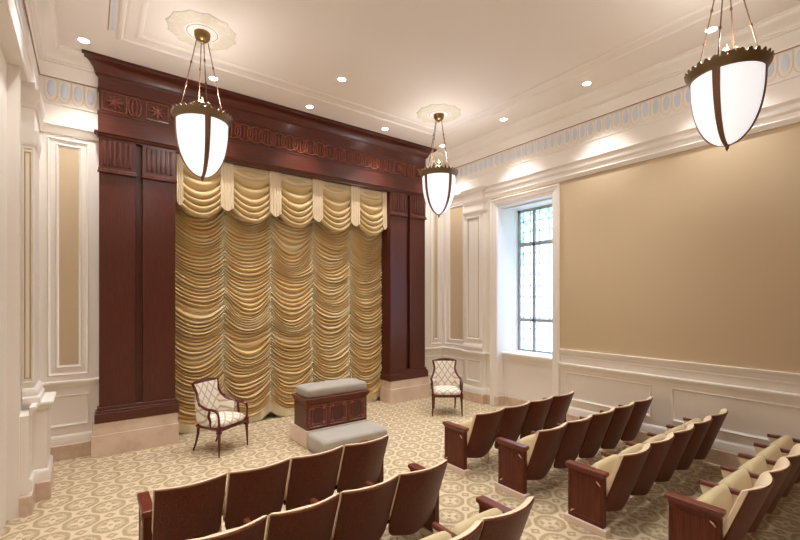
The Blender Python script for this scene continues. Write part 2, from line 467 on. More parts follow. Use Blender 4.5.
# pilaster necks and capitals
for zz in (3.83, 4.05):
    cp = [(0, zz), (.012, zz), (.02, zz+.02), (.035, zz+.05), (.035, zz+.07), (0, zz+.07)]
    b.sweep([(XR, 6.25), (6.33, 6.25), (6.33, 5.75), (XR, 5.75)], cp); pass
PLP = [(-.56, 5.77), (-.446, 5.77), (-.446, 6.25), (XL, 6.25)]
b.sweep(PLP, [(0, 3.68), (.008, 3.69), (.012, 3.74), (.02, 3.80), (.022, 3.84), (0, 3.845)])
b.sweep(PLP, [(0, 4.07), (.012, 4.08), (.02, 4.12), (.045, 4.17), (.05, 4.26), (0, 4.27)])
b.build('trim_16', M['white'], kind=S, smooth=True)
skirt = [(0, 0), (.03, 0), (.03, .185), (.022, .195), (0, .195)]
b = MB(); b.sweep([(-.53, 5.44), (-.465, 5.44)]+RAIL_L[1:-1]+[(.05, YF)], skirt); b.build('baseboard_left', M['marble_dark'], kind=S)
b = MB(); b.sweep([(5.9, YF)]+RAIL_R[1:-1]+[(XR, WY1), (NX, WY1), (NX, WY0), (XR, WY0), (XR, YB)], skirt); b.build('baseboard_right', M['marble_dark'], kind=S)

# raised panel frames
pf = [(0, 0), (0, .016), (.008, .022), (.018, .016), (.028, .006), (.034, .004), (.034, 0)]
b = MB()
fR = lambda u, z, h: (XR-h, u, z); fF = lambda u, z, h: (u, YF-h, z)
for y0, y1 in ((2.66, 4.0), (1.07, 2.40), (-.6, .82), (-2.4, -.85)):
    b.frame(fR, y0, y1, .43, .885, pf)
b.frame(fR, 6.36, 6.98, .44, .83, pf)
b.frame(fF, -.42, .01, .43, .84, pf); b.frame(fF, 5.90, 6.38, .43, .84, pf)
b.frame(fF, -.42, .01, 1.10, 4.19, pf); b.frame(fF, 6.06, 6.39, 1.10, 4.19, pf)
b.frame(fF, -.335, -.065, 1.20, 4.12, pf); b.frame(fF, 6.155, 6.315, 1.20, 4.12, pf)
b.frame(fR, 6.32, 6.96, 1.10, 4.19, pf); b.frame(fR, 6.37, 6.82, 1.20, 4.12, pf)
fP = lambda u, z, h: (6.33-h, u, z)
b.frame(fP, 5.82, 6.18, 1.28, 3.78, pf); b.frame(fP, 5.80, 6.20, .42, .86, pf)
b.build('trim_17', M['white'], kind=S, smooth=True)
b = MB()
b.box(-.31, -.09, YF-.004, YF, 1.23, 4.095); b.box(6.18, 6.30, YF-.004, YF, 1.23, 4.095); b.box(XR-.004, XR, 6.40, 6.79, 1.23, 4.095)
b.build('trim_18', M['beige'], kind=S)
b = MB(); b.frame(lambda u, z, h: (6.33-h, u, z), 5.86, 6.14, 1.32, 3.74, [(0, 0), (0, .005), (.008, .005), (.008, 0)])
b.frame(lambda u, z, h: (u, 5.77-h, z), -.525, -.475, 1.28, 3.62, [(0, 0), (0, .006), (.009, .006), (.009, 0)])
b.build('trim_19', M['gold_line'], kind=S)
b = MB(); b.frame(lambda u, z, h: (u, 5.77-h, z), -.54, -.458, 1.24, 3.66, [(0, 0), (0, .012), (.008, .008), (.010, 0)])
b.build('trim_20', M['white'], kind=S)
# ceiling border moulding ring
b = MB()
RX0, RX1, RY0, RY1 = .28, 5.65, -1.6, 6.2
cpath = [(RX0, RY0), (RX0, RY1), (RX1, RY1), (RX1, RY0)]
b.sweep(cpath, [(0, 5.301), (0, 5.285), (.02, 5.272), (.045, 5.272), (.06, 5.288), (.10, 5.29), (.17, 5.29), (.19, 5.276), (.225, 5.276), (.25, 5.29), (.25, 5.301)], closed=True)
b.build('trim_21', M['ceiling'], kind=S, smooth=True)
b = MB(); b.box(.185, .195, -1.4, 6.08, 5.297, 5.301); b.build('trim_22', M['brown_line'], kind=S)
b = MB(); b.box(.215, .25, -1.4, 6.06, 5.296, 5.301); b.build('trim_23', M['blue'], kind=S)
b = MB(); b.box(.345, .365, -1.4, 6.04, 5.287, 5.2895); b.build('trim_24', M['pale_gold'], kind=S)

# ------------------------------------------------------------------ proscenium
pr = empty('wooden_proscenium', (CX, 6.95, 0)); tag(pr, 'tall red mahogany frame with fluted pilasters and carved frieze around the gold curtain', 'frame')
def P_(mb, name, mat, parent=None, **k):
    mb.v = [(x-CX, y-6.95, z) for x, y, z in mb.v]
    return mb.build(name, mat, parent or pr, **k)
def mirror(mb):
    n = MB(); n.v = [(2*CX-x, y, z) for x, y, z in mb.v]; n.f = [f[::-1] for f in mb.f]; return n
LX, RXX = .12, 2*CX-.12
for side in (0, 1):
    def add(mb, name, mat, parent=None, **k):
        return P_(mirror(mb) if side else mb, name, mat, parent, **k)
    b = MB()                                        # marble plinth, two courses
    b.sweep([(.05, 7.2), (.05, 6.88), (1.05, 6.88), (1.05, 7.2)][::-1], [(-.04, 0), (.02, 0), (.02, .28), (.008, .29), (.008, .30), (0, .305), (0, .44), (-.04, .44)])
    b.v = []; b.f = []
    b.box(.03, 1.07, 6.86, 7.25, 0, .285, .006); b.box(.045, 1.055, 6.875, 7.25, .285, .44, .006)
    add(b, 'plinth', M['marble'])
    b = MB()                                        # carcase behind the pilasters
    b.box(.12, 1.04, 6.985, 7.54, .44, 4.33); add(b, 'backing_panel', M['wood'])
    b = MB()
    prof = [(0, .44), (.05, .44), (.05, .56), (.035, .575), (.03, .60), (.012, .62), (.008, .65), (0, .66)]
    b.sweep([(.12, 7.04), (.12, 6.92), (1.04, 6.92), (1.04, 7.25)], [( -o if False else -o, z) for o, z in prof]) if False else None
    for a0, a1, zz0, zz1 in ((.068, 1.075, .44, .565), (.08, 1.065, .565, .60), (.10, 1.05, .60, .645)):
        b.box(a0, a1, 6.92-(.12-a0)-.0 if a0 < .12 else 6.9, 7.24, zz0, zz1, .008)
    add(b, 'base_moulding', M['wood_h'])
    for a0, a1 in ((.12, .53), (.62, 1.03)):
        b = MB(); b.box(a0, a1, 6.92, 6.99, .645, 4.28, .004)
        ps = add(b, 'pilaster', M['wood'])
        c = MB()                                    # fluted capital
        c.box(a0-.004, a1+.004, 6.908, 6.925, 3.86, 4.27)
        n = 6; w = (a1-a0-.06)/n
        for i in range(n):
            xc = a0+.03+w*(i+.5)
            c.box(xc-w*.30, xc+w*.30, 6.888, 6.91, 3.90, 4.235, .008)
        c.box(a0-.02, a1+.02, 6.88, 6.93, 3.80, 3.825, .004); c.box(a0-.012, a1+.012, 6.893, 6.93, 3.825, 3.86, .003)
        c.v = c.v
        add(c, 'capital', M['wood'], ps, smooth=True)
        d = MB()
        k = 12
        for i in range(k):
            xc = a0+.01+(a1-a0-.02)*(i+.5)/k; d.box(xc-.009, xc+.009, 6.885, 6.9, 3.832, 3.852, .003)
        add(d, 'bead_row', M['inlay'] if False else M['wood_lit'], ps)
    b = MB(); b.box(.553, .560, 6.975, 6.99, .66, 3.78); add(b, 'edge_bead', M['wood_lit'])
# entablature of the frame
def around(prof, b, y0=6.92, x0=.12):
    """sweep prof [(outward offset, z)] round the three exposed sides"""
    path = [(RXX+(.12-x0), 7.045), (RXX+(.12-x0), y0), (x0, y0), (x0, 7.045)]
    b.sweep(path[::-1], prof)
b = MB()
around([(-.12, 4.33), (-.12, 4.27), (.0, 4.27), (.0, 4.285), (.02, 4.295), (.03, 4.315), (.055, 4.33), (.055, 4.345), (.02, 4.35), (.012, 4.36), (.012, 4.60), (-.12, 4.60)], b)
P_(b, 'architrave', M['wood_h'])
b = MB()
around([(-.12, 4.60), (.02, 4.60), (.02, 4.625), (.0, 4.63), (.0, 4.915), (.016, 4.92), (.016, 4.94), (.01, 4.945), (.01, 5.10), (-.12, 5.10)], b)
P_(b, 'frieze', M['wood_h'])
b = MB()
around([(-.12, 5.10), (.012, 5.10), (.02, 5.115), (.035, 5.12), (.05, 5.15), (.065, 5.19), (.10, 5.225), (.14, 5.245), (.16, 5.25), (.165, 5.275), (.185, 5.28), (.185, 5.298), (-.12, 5.298)], b)
P_(b, 'cornice', M['wood_h'], smooth=True)
# soffit above the curtain
b = MB(); b.box(1.04, 4.89, 6.93, 7.54, 4.33, 4.355); b.box(1.04, 4.89, 7.0, 7.03, 4.27, 4.34); P_(b, 'soffit', M['wood_h'])
# carving: rosette blocks and interlaced rings
yf = 6.918
def block(xc):
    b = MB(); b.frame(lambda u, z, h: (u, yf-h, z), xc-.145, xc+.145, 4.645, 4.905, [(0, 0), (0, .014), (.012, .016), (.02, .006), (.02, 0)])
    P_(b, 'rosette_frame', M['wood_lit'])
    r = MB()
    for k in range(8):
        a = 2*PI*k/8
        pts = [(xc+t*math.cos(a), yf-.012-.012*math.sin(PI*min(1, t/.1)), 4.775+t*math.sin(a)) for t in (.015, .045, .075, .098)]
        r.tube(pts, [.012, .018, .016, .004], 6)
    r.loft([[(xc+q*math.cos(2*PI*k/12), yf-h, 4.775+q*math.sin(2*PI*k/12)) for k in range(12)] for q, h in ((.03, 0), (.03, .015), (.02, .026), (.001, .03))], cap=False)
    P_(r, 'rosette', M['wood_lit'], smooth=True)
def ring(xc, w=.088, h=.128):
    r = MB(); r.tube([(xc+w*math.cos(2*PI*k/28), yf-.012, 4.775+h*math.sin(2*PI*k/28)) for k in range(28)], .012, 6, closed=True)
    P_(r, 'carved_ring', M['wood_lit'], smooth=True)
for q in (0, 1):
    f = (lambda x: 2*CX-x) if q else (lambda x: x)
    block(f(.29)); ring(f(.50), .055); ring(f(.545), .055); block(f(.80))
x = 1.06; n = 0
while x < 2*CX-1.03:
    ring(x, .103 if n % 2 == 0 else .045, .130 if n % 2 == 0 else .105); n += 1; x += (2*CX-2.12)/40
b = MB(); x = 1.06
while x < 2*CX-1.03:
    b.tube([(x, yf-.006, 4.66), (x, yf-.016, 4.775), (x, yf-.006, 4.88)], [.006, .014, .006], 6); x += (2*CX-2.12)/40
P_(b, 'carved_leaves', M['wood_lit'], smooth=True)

# ------------------------------------------------------------------ curtain
cu = empty('gathered_curtain', (CX, 7.25, 0)); tag(cu, 'floor-length gold gathered festoon curtain with a swagged cream valance inside the wooden frame', 'curtain')
GX = [1.0+.785*i for i in range(6)]           # gather columns
NB = 5
rng = np.random.RandomState(3)
nx, nz = 230, 1800
xs = np.linspace(1.045, 4.885, nx); zs = np.linspace(0.0, 4.25, nz)
Xg, Tg = np.meshgrid(xs, zs)
bay = np.clip(((Xg-GX[0])/.785).astype(int), 0, 4)
uu = (Xg-(GX[0]+.785*bay))/.785; uu = np.clip(uu, 0, 1)*2-1       # -1..1 in a bay
sagf = 1-np.abs(uu)**2.1
hem = .05+.0*Tg
# material coordinate w: height at the gathers; folds droop towards the middle of the bay
SAG = .23
Z = Tg*(4.25+SAG)/4.25 + .02 - SAG*sagf
w = Tg.copy()
def n1(seed, f, arr):
    r = np.random.RandomState(seed); L = int(arr.max()*f)+4; t = r.rand(L); a = arr*f; i = a.astype(int); q = a-i; q = q*q*(3-2*q)
    return t[i]*(1-q)+t[i+1]*q
ph = np.zeros_like(w)
for k in range(NB):
    msk = bay == k
    wk = w + .045*np.sin(uu*2.1+k) * (n1(40+k, 4, w)-.5)*2 + .05*sagf*(n1(60+k, 3.2, w)-.5)*2 + .03*(n1(70+k, 2.2, w+.3*(uu+1))-.5)
    base = wk*17.5 + .7*n1(10+k, 6, wk) + 1.6*n1(20+k, 1.7, wk) + k*.37
    ph = np.where(msk, base, ph)
fr = ph-np.floor(ph); idx = np.floor(ph).astype(int)
amp_t = rng.rand(400)*.6+.6
off_t = rng.rand(400)
A = amp_t[idx % 400]
# rounded fold hanging over the next one
fold = np.sqrt(np.clip(1-np.abs((fr-.64)/.36)**2, 0, 1))
ph2 = ph*2.35+off_t[idx % 400]*1.2*sagf; fr2 = ph2-np.floor(ph2)
fold2 = np.sqrt(np.clip(1-(2*fr2-1)**2, 0, 1))
ph3 = ph/4.3+.8*n1(91, 2.3, w); fr3 = ph3-np.floor(ph3); i3 = np.floor(ph3).astype(int)
fold3 = np.sqrt(np.clip(1-((fr3-.35)/.65)**2, 0, 1))*np.where(fr3 < .35, np.clip(fr3/.35, 0, 1)**.5, 1)*amp_t[(i3*7+3+bay*5) % 400]
tape = np.exp(-((1-np.abs(uu))/.15)**2)
disp = (.085*A*fold + .006*fold2 + .022*fold3)*(.35+.65*np.clip((1-np.abs(uu))/.16, 0, 1)) 
disp = disp + .015*sagf + .045*tape + .012*np.sin(Tg*150+3*uu)*tape
# plain hem flounce at the floor
hm = np.clip((.34-Tg)/.05, 0, 1)
disp = disp*(1-hm) + (.03+.06*sagf+.01*np.sin(Xg*40))*hm
Z = np.where(Tg < .3, (.02+.13*(1-sagf)**1.5)*(1-Tg/.3)+Z*(Tg/.3), Z); Z = np.minimum(Z, 4.3)
Y = 7.31-disp
verts = np.stack([Xg-CX, Y-7.25, Z], -1).reshape(-1, 3)
ii = np.arange(nx*nz).reshape(nz, nx)
quads = np.stack([ii[:-1, :-1], ii[:-1, 1:], ii[1:, 1:], ii[1:, :-1]], -1).reshape(-1, 4)
me = bpy.data.meshes.new('curtain_panel')
me.vertices.add(len(verts)); me.vertices.foreach_set('co', verts.ravel())
me.loops.add(quads.size); me.loops.foreach_set('vertex_index', quads.ravel())
me.polygons.add(len(quads)); me.polygons.foreach_set('loop_start', np.arange(0, quads.size, 4)); me.polygons.foreach_set('loop_total', np.full(len(quads), 4))
me.polygons.foreach_set('use_smooth', np.ones(len(quads), bool))
me.update(calc_edges=True)
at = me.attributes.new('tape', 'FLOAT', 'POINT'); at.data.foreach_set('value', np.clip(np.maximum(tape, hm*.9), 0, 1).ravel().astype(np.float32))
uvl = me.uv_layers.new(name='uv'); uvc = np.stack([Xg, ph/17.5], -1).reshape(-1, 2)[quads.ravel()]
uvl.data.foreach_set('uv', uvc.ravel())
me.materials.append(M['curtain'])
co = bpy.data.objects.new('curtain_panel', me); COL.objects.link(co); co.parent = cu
# swags of the valance
for k in range(NB):
    b = MB()
    x0, x1 = GX[k]+.02, GX[k+1]-.02
    nfold = 7.0; sd = random.random()
    def sw(a, t):
        u = a*2-1; sg = 1-abs(u)**2.0
        ztop, zb = 4.30, 3.60
        z = ztop-(ztop-zb)*t - .25*sg*min(1, t*2.0)
        top = max(0, 1-t/.13)
        f = t*nfold - .25*sg + sd*.3
        q = f-math.floor(f)
        d = .085*(math.sin(PI*q**.7)**.8)*(1-top)*(.5+.5*sg)
        x = x0+(x1-x0)*a
        return (x-CX, 7.10-.05*sg*t-d-.02-7.25+.02, z)
    b.grid(46, 110, sw)
    o = b.build('swag', M['swag'], cu, smooth='all', fix=False)
    t = MB(); t.grid(20, 3, lambda a, c: (x0+(x1-x0)*a-CX, 7.055-7.25, 4.14-.10*(1-(2*a-1)**2)+c*(.16+.12*(1-(2*a-1)**2))))
    o2 = t.build('valance_board', M['valance'], cu, fix=False)
# jabots
for k in range(6):
    b = MB(); xc = GX[k]; wl, wr = .10, .10
    if k == 0: xc, wl, wr = 1.10, .045, .05
    if k == 5: xc, wl, wr = 4.83, .055, .05
    zb = 3.50
    rings = []
    def jb(a, t):
        x = xc-wl+(wl+wr)*a
        pleat = .012*math.sin(a*PI*4)**2
        zlow = zb+.07*abs(2*a-1)**1.5
        return (x-CX, 7.02-pleat-.015*t-7.25, 4.32+(zlow-4.32)*t)
    b.slab(13, 12, jb, lambda a, t: tuple(Vector(jb(a, t))+Vector((0, .035, 0))))
    b.build('jabot', M['valance'], cu, smooth=True)

# ------------------------------------------------------------------ altar
al = empty('altar', (2.975, 5.80, 0)); tag(al, 'carved red wood altar with a padded grey top on a pale marble step', 'altar')
def Q(mb, name, mat, parent=al, o=(2.975, 5.80, 0), **k):
    mb.v = [(x-o[0], y-o[1], z-o[2]) for x, y, z in mb.v]; return mb.build(name, mat, parent, **k)
b = MB(); b.box(2.455, 3.495, 5.51, 6.10, 0, .235, .006); Q(b, 'marble_step', M['marble'])
b = MB(); b.box(2.48, 3.47, 5.54, 5.99, .235, .61)
body = Q(b, 'body', M['wood_h'])
b = MB()
b.box(2.465, 3.485, 5.525, 6.0, .605, .63, .005); b.box(2.455, 3.495, 5.515, 6.01, .63, .66, .008); b.box(2.44, 3.515, 5.50, 6.025, .66, .685, .008)
for i in range(34):
    xx = 2.46+i*(1.03/33); b.box(xx-.009, xx+.009, 5.503, 5.52, .637, .66, .003)
Q(b, 'lid_moulding', M['wood_arm'])
for x0, x1 in ((2.51, 2.79), (2.83, 3.12), (3.16, 3.44)):
    b = MB(); b.frame(lambda u, z, h: (u, 5.54-h, z), x0, x1, .265, .585, [(0, 0), (0, .012), (.01, .014), (.022, .004), (.022, 0)])
    for sx in (x0+.05, x1-.05):
        for sz in (.31, .54):
            b.loft([[(sx+q*math.cos(2*PI*k/12), 5.54-h, sz+q*math.sin(2*PI*k/12)) for k in range(12)] for q, h in ((.034, 0), (.03, .012), (.012, .02), (.001, .016))], cap=False)
    for sx in (x0+.05, x1-.05): b.tube([(sx, 5.535, .35), (sx, 5.535, .50)], .007, 6)
    for sz in (.31, .54): b.tube([(x0+.09, 5.535, sz), (x1-.09, 5.535, sz)], .007, 6)
    Q(b, 'carved_panel', M['wood_lit'], smooth=True)
b = MB()
for xx in (2.50, 2.81, 3.14, 3.455):
    for i in range(9): b.box(xx-.008, xx+.008, 5.528, 5.542, .26+i*.038, .28+i*.038, .003)
for i in range(9): b.box(2.468, 2.482, 5.55, 5.566, .26+i*.038, .28+i*.038, .003)
Q(b, 'bead_strips', M['wood_lit'])
def pad(mb, x0, x1, y0, y1, z0, z1, r):
    """cushion: rounded box with a domed top"""
    n = 5; rings = []
    levels = [(0.0, 0.0)]+[(1-math.cos(PI/2*k/n), math.sin(PI/2*k/n)) for k in range(n+1)]
    def rr(ins, z, rad):
        pts = []
        a0, a1, c0, c1 = x0+ins, x1-ins, y0+ins, y1-ins; rad = max(rad, .004)
        for cx, cy, s0 in ((a1-rad, c1-rad, 0), (a0+rad, c1-rad, 1), (a0+rad, c0+rad, 2), (a1-rad, c0+rad, 3)):
            for k in range(5):
                a = (s0+k/4)*PI/2; pts.append((cx+rad*math.cos(a), cy+rad*math.sin(a), z))
        return pts
    rings.append(rr(r*.25, z0, r)); rings.append(rr(0, z0+r*.3, r))
    for k in range(n+1):
        a = PI/2*k/n; ins = r*(1-math.cos(a)); rings.append(rr(ins, z1-r+r*math.sin(a)*.86, max(.02, r-ins*.5)))
    rings.append(rr(r*1.6, z1-.005, .03)); rings.append(rr(r*2.2, z1, .02))
    mb.loft(rings)
b = MB(); pad(b, 2.485, 3.49, 5.54, 6.0, .685, .83, .055); Q(b, 'top_cushion', M['grey_fabric'], smooth='all')
kn = empty('kneeling_bench', (2.975, 5.25, 0)); tag(kn, 'low grey padded kneeling bench on the carpet in front of the altar', 'kneeler')
b = MB(); pad(b, 2.45, 3.49, 4.96, 5.50, .01, .25, .06); Q(b, 'cushion', M['grey_fabric'], kn, (2.975, 5.25, 0), smooth='all')
b = MB(); b.box(2.48, 3.46, 4.99, 5.49, 0, .02); Q(b, 'base', M['marble'], kn, (2.975, 5.25, 0))

# ------------------------------------------------------------------ armchairs
def uvmap(o, fn):
    me = o.data; l = me.uv_layers.new(name='uv')
    for p in me.polygons:
        for li in p.loop_indices:
            l.data[li].uv = fn(me.vertices[me.loops[li].vertex_index].co, p.normal)
def make_armchair(loc, rz, label):
    """front towards -Y of the empty"""
    t = empty('armchair', loc, rz); tag(t, label, 'armchair', 'lattice armchairs by the curtain')
    W = M['wood_chair']
    for s in (-1, 1):
        b = MB(); b.tube([(s*.265, -.22, 0), (s*.26, -.215, .18), (s*.255, -.21, .33)], [.010, .017, .023], 8)
        b.box(s*.255-.026, s*.255+.026, -.236, -.184, .30, .40, .004)
        b.build('front_leg', W, t, smooth=True)
        b = MB(); b.tube([(s*.20, .31, 0), (s*.20, .26, .12), (s*.20, .225, .25), (s*.20, .215, .36)], [.012, .015, .018, .021], 8)
        b.build('rear_leg', W, t, smooth=True)
    b = MB()
    b.box(-.25, .25, -.232, -.19, .335, .385, .006); b.box(-.20, .20, .20, .24, .335, .385, .006)
    for s in (-1, 1):
        b.tube([(s*.25, -.21, .36), (s*.225, .22, .36)], .024, 4)
    b.build('seat_rail', W, t)
    # seat cushion
    b = MB(); rings = []
    def ring(ins, z, dome=0):
        pts = []
        for k in range(28):
            a = 2*PI*k/28; c, s_ = math.cos(a), math.sin(a)
            x = (abs(c)**.45)*(1 if c > 0 else -1); y = (abs(s_)**.45)*(1 if s_ > 0 else -1)
            wx = (.262-ins)*(1-.10*(y+1)/2); pts.append((x*wx, y*(.225-ins)+.0, z))
        return pts
    for ins, z in ((0, .375), (-.008, .40), (-.006, .43), (.02, .458), (.07, .475), (.14, .484), (.20, .486)): rings.append(ring(ins, z))
    b.loft(rings)
    o = b.build('seat', M['lattice'], t, smooth='all'); uvmap(o, lambda c, n: (c.x, c.y+c.z*.8))
    # barrel back: plan curve parameter a in [-1,1]; height outline: tall crest, scooped waist, arms
    def plan(a):
        # a=-1 left arm end ... 0 back centre ... 1 right arm end
        s = 1 if a > 0 else -1; q = abs(a)
        if q < .45:
            th = q/.45; return (s*.20*th, .245-.015*th**2)
        th = (q-.45)/.55; return (s*(.20+.068*math.sin(th*PI/2)), .23-.26*th)
    def top(a):
        q = abs(a)
        pts = [(0, .93), (.44, .927), (.462, .90), (.50, .80), (.56, .715), (.68, .65), (1.0, .615)]
        for (a0, z0), (a1, z1) in zip(pts, pts[1:]):
            if q <= a1: f = (q-a0)/(a1-a0); return z0+(z1-z0)*f
        return pts[-1][1]
    def lean(x, y, z):
        k = max(0, z-.45)
        W = [(0, 1.05), (.45, 1.05), (.62, 1.02), (.72, .94), (.80, .92), (.90, 1.06), (.97, 1.22), (1.2, 1.3)]
        for (z0, g0), (z1, g1) in zip(W, W[1:]):
            if z <= z1: g = g0+(g1-g0)*(z-z0)/(z1-z0); break
        return (x*g, y+.16*k*(1 if y > .1 else .3), z)
    def srf(off):
        def f(u, v):
            a = (u*2-1)*.93; x, y = plan(a); x2, y2 = plan(a+.01); tx, ty = x2-x, y2-y; l = math.hypot(tx, ty); nx_, ny = ty/l, -tx/l
            z = .40+(top(a)-.012-.40)*v
            bulge = off*(math.sin(PI*min(1, max(0, v)))**.5*.6+.4)
            return lean(x+nx_*bulge, y+ny*bulge, z)
        return f
    b = MB(); b.slab(49, 14, srf(.040), srf(-.018))
    o = b.build('back_upholstery', M['lattice'], t, smooth=True); uvmap(o, lambda c, n: (math.atan2(c.x, .35-c.y+.15)*.33 if True else c.x, c.z))
    # show-wood rail following the outline
    b = MB(); pts = []
    for i in range(61):
        a = -1+2*i/60; x, y = plan(a); pts.append(lean(x, y, top(a)))
    b.tube(pts, .019, 8)
    b.tube([lean(x_, .245, .933+.012*math.cos(x_*9)) for x_ in (-.16, -.08, 0, .08, .16)], [.012, .02, .023, .02, .012], 8)
    # scrolled arm ends and supports
    for s in (-1, 1):
        e = pts[0] if s < 0 else pts[-1]
        b.tube([e, (s*.268, -.08, .615), (s*.268, -.13, .612), (s*.268, -.175, .602), (s*.268, -.20, .575)], [.019, .018, .020, .021, .017], 8)
        b.tube([(s*.268, -.195, .59), (s*.266, -.215, .52), (s*.26, -.215, .44), (s*.256, -.21, .38)], [.015, .014, .016, .019], 8)
        b.tube([(s*.262, -.05, .60), (s*.27, -.04, .52), (s*.262, -.06, .46), (s*.25, -.06, .38)], [.015, .019, .016, .016], 8)
    b.build('show_wood_frame', W, t, smooth=True)
    return t
make_armchair((1.505, 6.22, 0), math.radians(31.5), 'lattice upholstered armchair left of the altar, beside the left marble plinth')
make_armchair((5.30, 5.71, 0), math.radians(-36.9), 'lattice upholstered armchair facing the room beside the right marble plinth')

# ------------------------------------------------------------------ theatre seats
PW = .52
def half(t, w):
    """half width of the back at t (0 top .. 1 bottom): rounded lower corners"""
    if t < .74: return w*(1-.02*t)
    q = (t-.74)/.26; return w*.985*(1-.45*(1-math.sqrt(max(0, 1-q**2.2))))
ZT, ZB = .745, .155
def back_surf(off, w, zt=ZT, zb=ZB, bul=.062):
    def f(a, t):
        s = a*2-1; x = s*half(t, w)
        z = zt+(zb-zt)*t
        y = .215*(ZT-z)/(ZT-ZB) - bul*(1-s*s) + off
        return (x, y, z)
    return f
def seat_parts():
    P = {}
    b = MB(); b.slab(21, 40, back_surf(0, .247), back_surf(.016, .247)); P['back_shell'] = (b, M['wood_seat'], True)
    b = MB()
    def pf_(off, ins):
        g = back_surf(off, .254-ins, ZT+.012, .30)
        def f(a, t):
            x, y, z = g(a, t)
            tt = min(1, t/.08); ee = min(1, min(a, 1-a)/.06)
            rnd = (1-math.sqrt(max(0, 1-(1-tt)**2)))*.028+(1-math.sqrt(max(0, 1-(1-ee)**2)))*.02
            return (x, y-(rnd if ins else 0), z)
        return f
    b.slab(25, 25, pf_(.066, .001), pf_(.017, 0)); P['back_cushion'] = (b, M['cream_rim'], True)
    # folded seat: wedge standing up behind the armrests
    b = MB(); prof = [(.215, .30), (.218, .40), (.232, .49), (.245, .555), (.262, .585), (.288, .588), (.325, .560), (.375, .505), (.425, .448), (.455, .405), (.455, .36), (.40, .30), (.31, .28)]
    rings = []
    for i in range(15):
        s = i/14*2-1; e = 1-abs(s)**6; dz = .012*(1-s*s)-.022*abs(s)**9
        cy, cz = .37, .45; k = .95+.05*(1-abs(s)**8)
        rings.append([(s*.230, cy+(y-cy)*k, cz+(z-cz)*k+(dz if z > .5 else 0)) for y, z in prof])
    b.loft(rings); P['seat_cushion'] = (b, M['cream_fabric'], 'all')
    b = MB(); b.box(-.22, .22, .27, .34, .24, .30, .005)
    P['hinge_bar'] = (b, M['black'], False)
    return P
SP = seat_parts()
def arm_mesh(wd, y0=.165, y1=.475, zt=.545):
    b = MB(); b.box(-wd/2, wd/2, y0, y1, zt-.038, zt, .010)
    b.box(-wd/2+.01, wd/2-.01, y0+.015, y1-.02, zt-.052, zt-.036, .003); return b
def std_mesh():
    b = MB(); b.loft([[(sx, y, z) for y, z in ((.19, .512), (.47, .512), (.45, .44), (.36, .30), (.34, .03), (.28, .03), (.27, .30), (.20, .42))] for sx in (-.014, .014)])
    return b
def foot_mesh():
    b = MB(); b.box(-.03, .03, .24, .40, 0, .035, .008); return b
def endpanel(s):
    b = MB(); b.box(-.028, .028, .165, .505, .065, .515, .004)
    b.frame(lambda u, z, h: (s*(.028+h), u, z), .185, .485, .10, .475, [(0, 0), (0, .004), (.006, .004), (.008, 0)])
    return b
COUNT = ['first', 'second', 'third', 'fourth', 'fifth', 'sixth']
cache = {}
def cached(name, key, mb_fn, mat, parent, loc, smooth=False):
    if key in cache:
        o = cache[key].copy(); COL.objects.link(o)
    else:
        o = mb_fn().build(name, mat, smooth=smooth); cache[key] = o
    o.name = name
    o.parent = parent; o.location = loc
    return o
def theatre_seat(xc, y, label, left_end, right_end, side_std):
    """side_std: +1 the seat owns the standard on its right, -1 on its left"""
    t = empty('theatre_seat', (xc, y, 0)); tag(t, label, 'theatre seat', 'folding theatre seats')
    for n, (mb, mat, sm) in SP.items():
        cached(n, n, lambda mb=mb: mb, mat, t, (0, 0, 0), sm)
    def arm(x, end):
        if end:
            cached('armrest', 'arm_end', lambda: arm_mesh(.088, .145, .53, .56), M['wood_arm'], t, (x, 0, 0))
            p = cached('end_panel', 'end%d' % end, lambda: endpanel(end), M['wood_seat'], t, (x, 0, 0))
            for qi, q in enumerate(((.190, .435, .228, .468), (.478, .108, .440, .140))):
                cached('corner_inlay', 'inl%d%d' % (end, qi), lambda: inlay(end, q), M['inlay'], p, (0, 0, 0))
            cached('edge_strip', 'strip', strip, M['chrome'], t, (x, 0, 0))
            cached('stone_foot', 'sfoot', lambda: sfoot(), M['pink_stone'], t, (x, 0, 0))
        else:
            cached('armrest', 'arm_mid', lambda: arm_mesh(.042), M['wood_arm'], t, (x, 0, 0))
            cached('standard', 'std', std_mesh, M['cream_rim'], t, (x, 0, 0))
            cached('foot', 'foot', foot_mesh, M['pink_stone'], t, (x, 0, 0))
    if left_end: arm(-PW/2-.012, -1)
    if right_end: arm(PW/2+.012, 1)
    if side_std > 0 and not right_end: arm(PW/2, 0)
    if side_std < 0 and not left_end: arm(-PW/2, 0)
    return t
def inlay(s, q):
    b = MB()
    for (y0, z0, y1, z1) in (q,):
        b.tube([(s*.034, y0, z0), (s*.036, (y0+y1)/2, (z0+z1)/2+.004), (s*.034, y1, z1)], [.003, .007, .003], 6)
    return b
def strip():
    b = MB(); b.box(-.012, .012, .505, .516, .10, .50, .003)
    for i in range(5): b.box(-.016, .016, .503, .520, .12+i*.08, .135+i*.08, .002)
    return b
def sfoot():
    b = MB(); b.box(-.045, .045, .135, .54, 0, .065, .006); return b
blocks = [('right', 3.63, 1, [(3.39, 4), (2.575, 5), (1.74, 5), (.895, 5)]), ('left', 2.385, -1, [(3.39, 4), (2.575, 5), (1.74, 5)])]
ROWN = ['front row', 'second row', 'third row', 'fourth row']
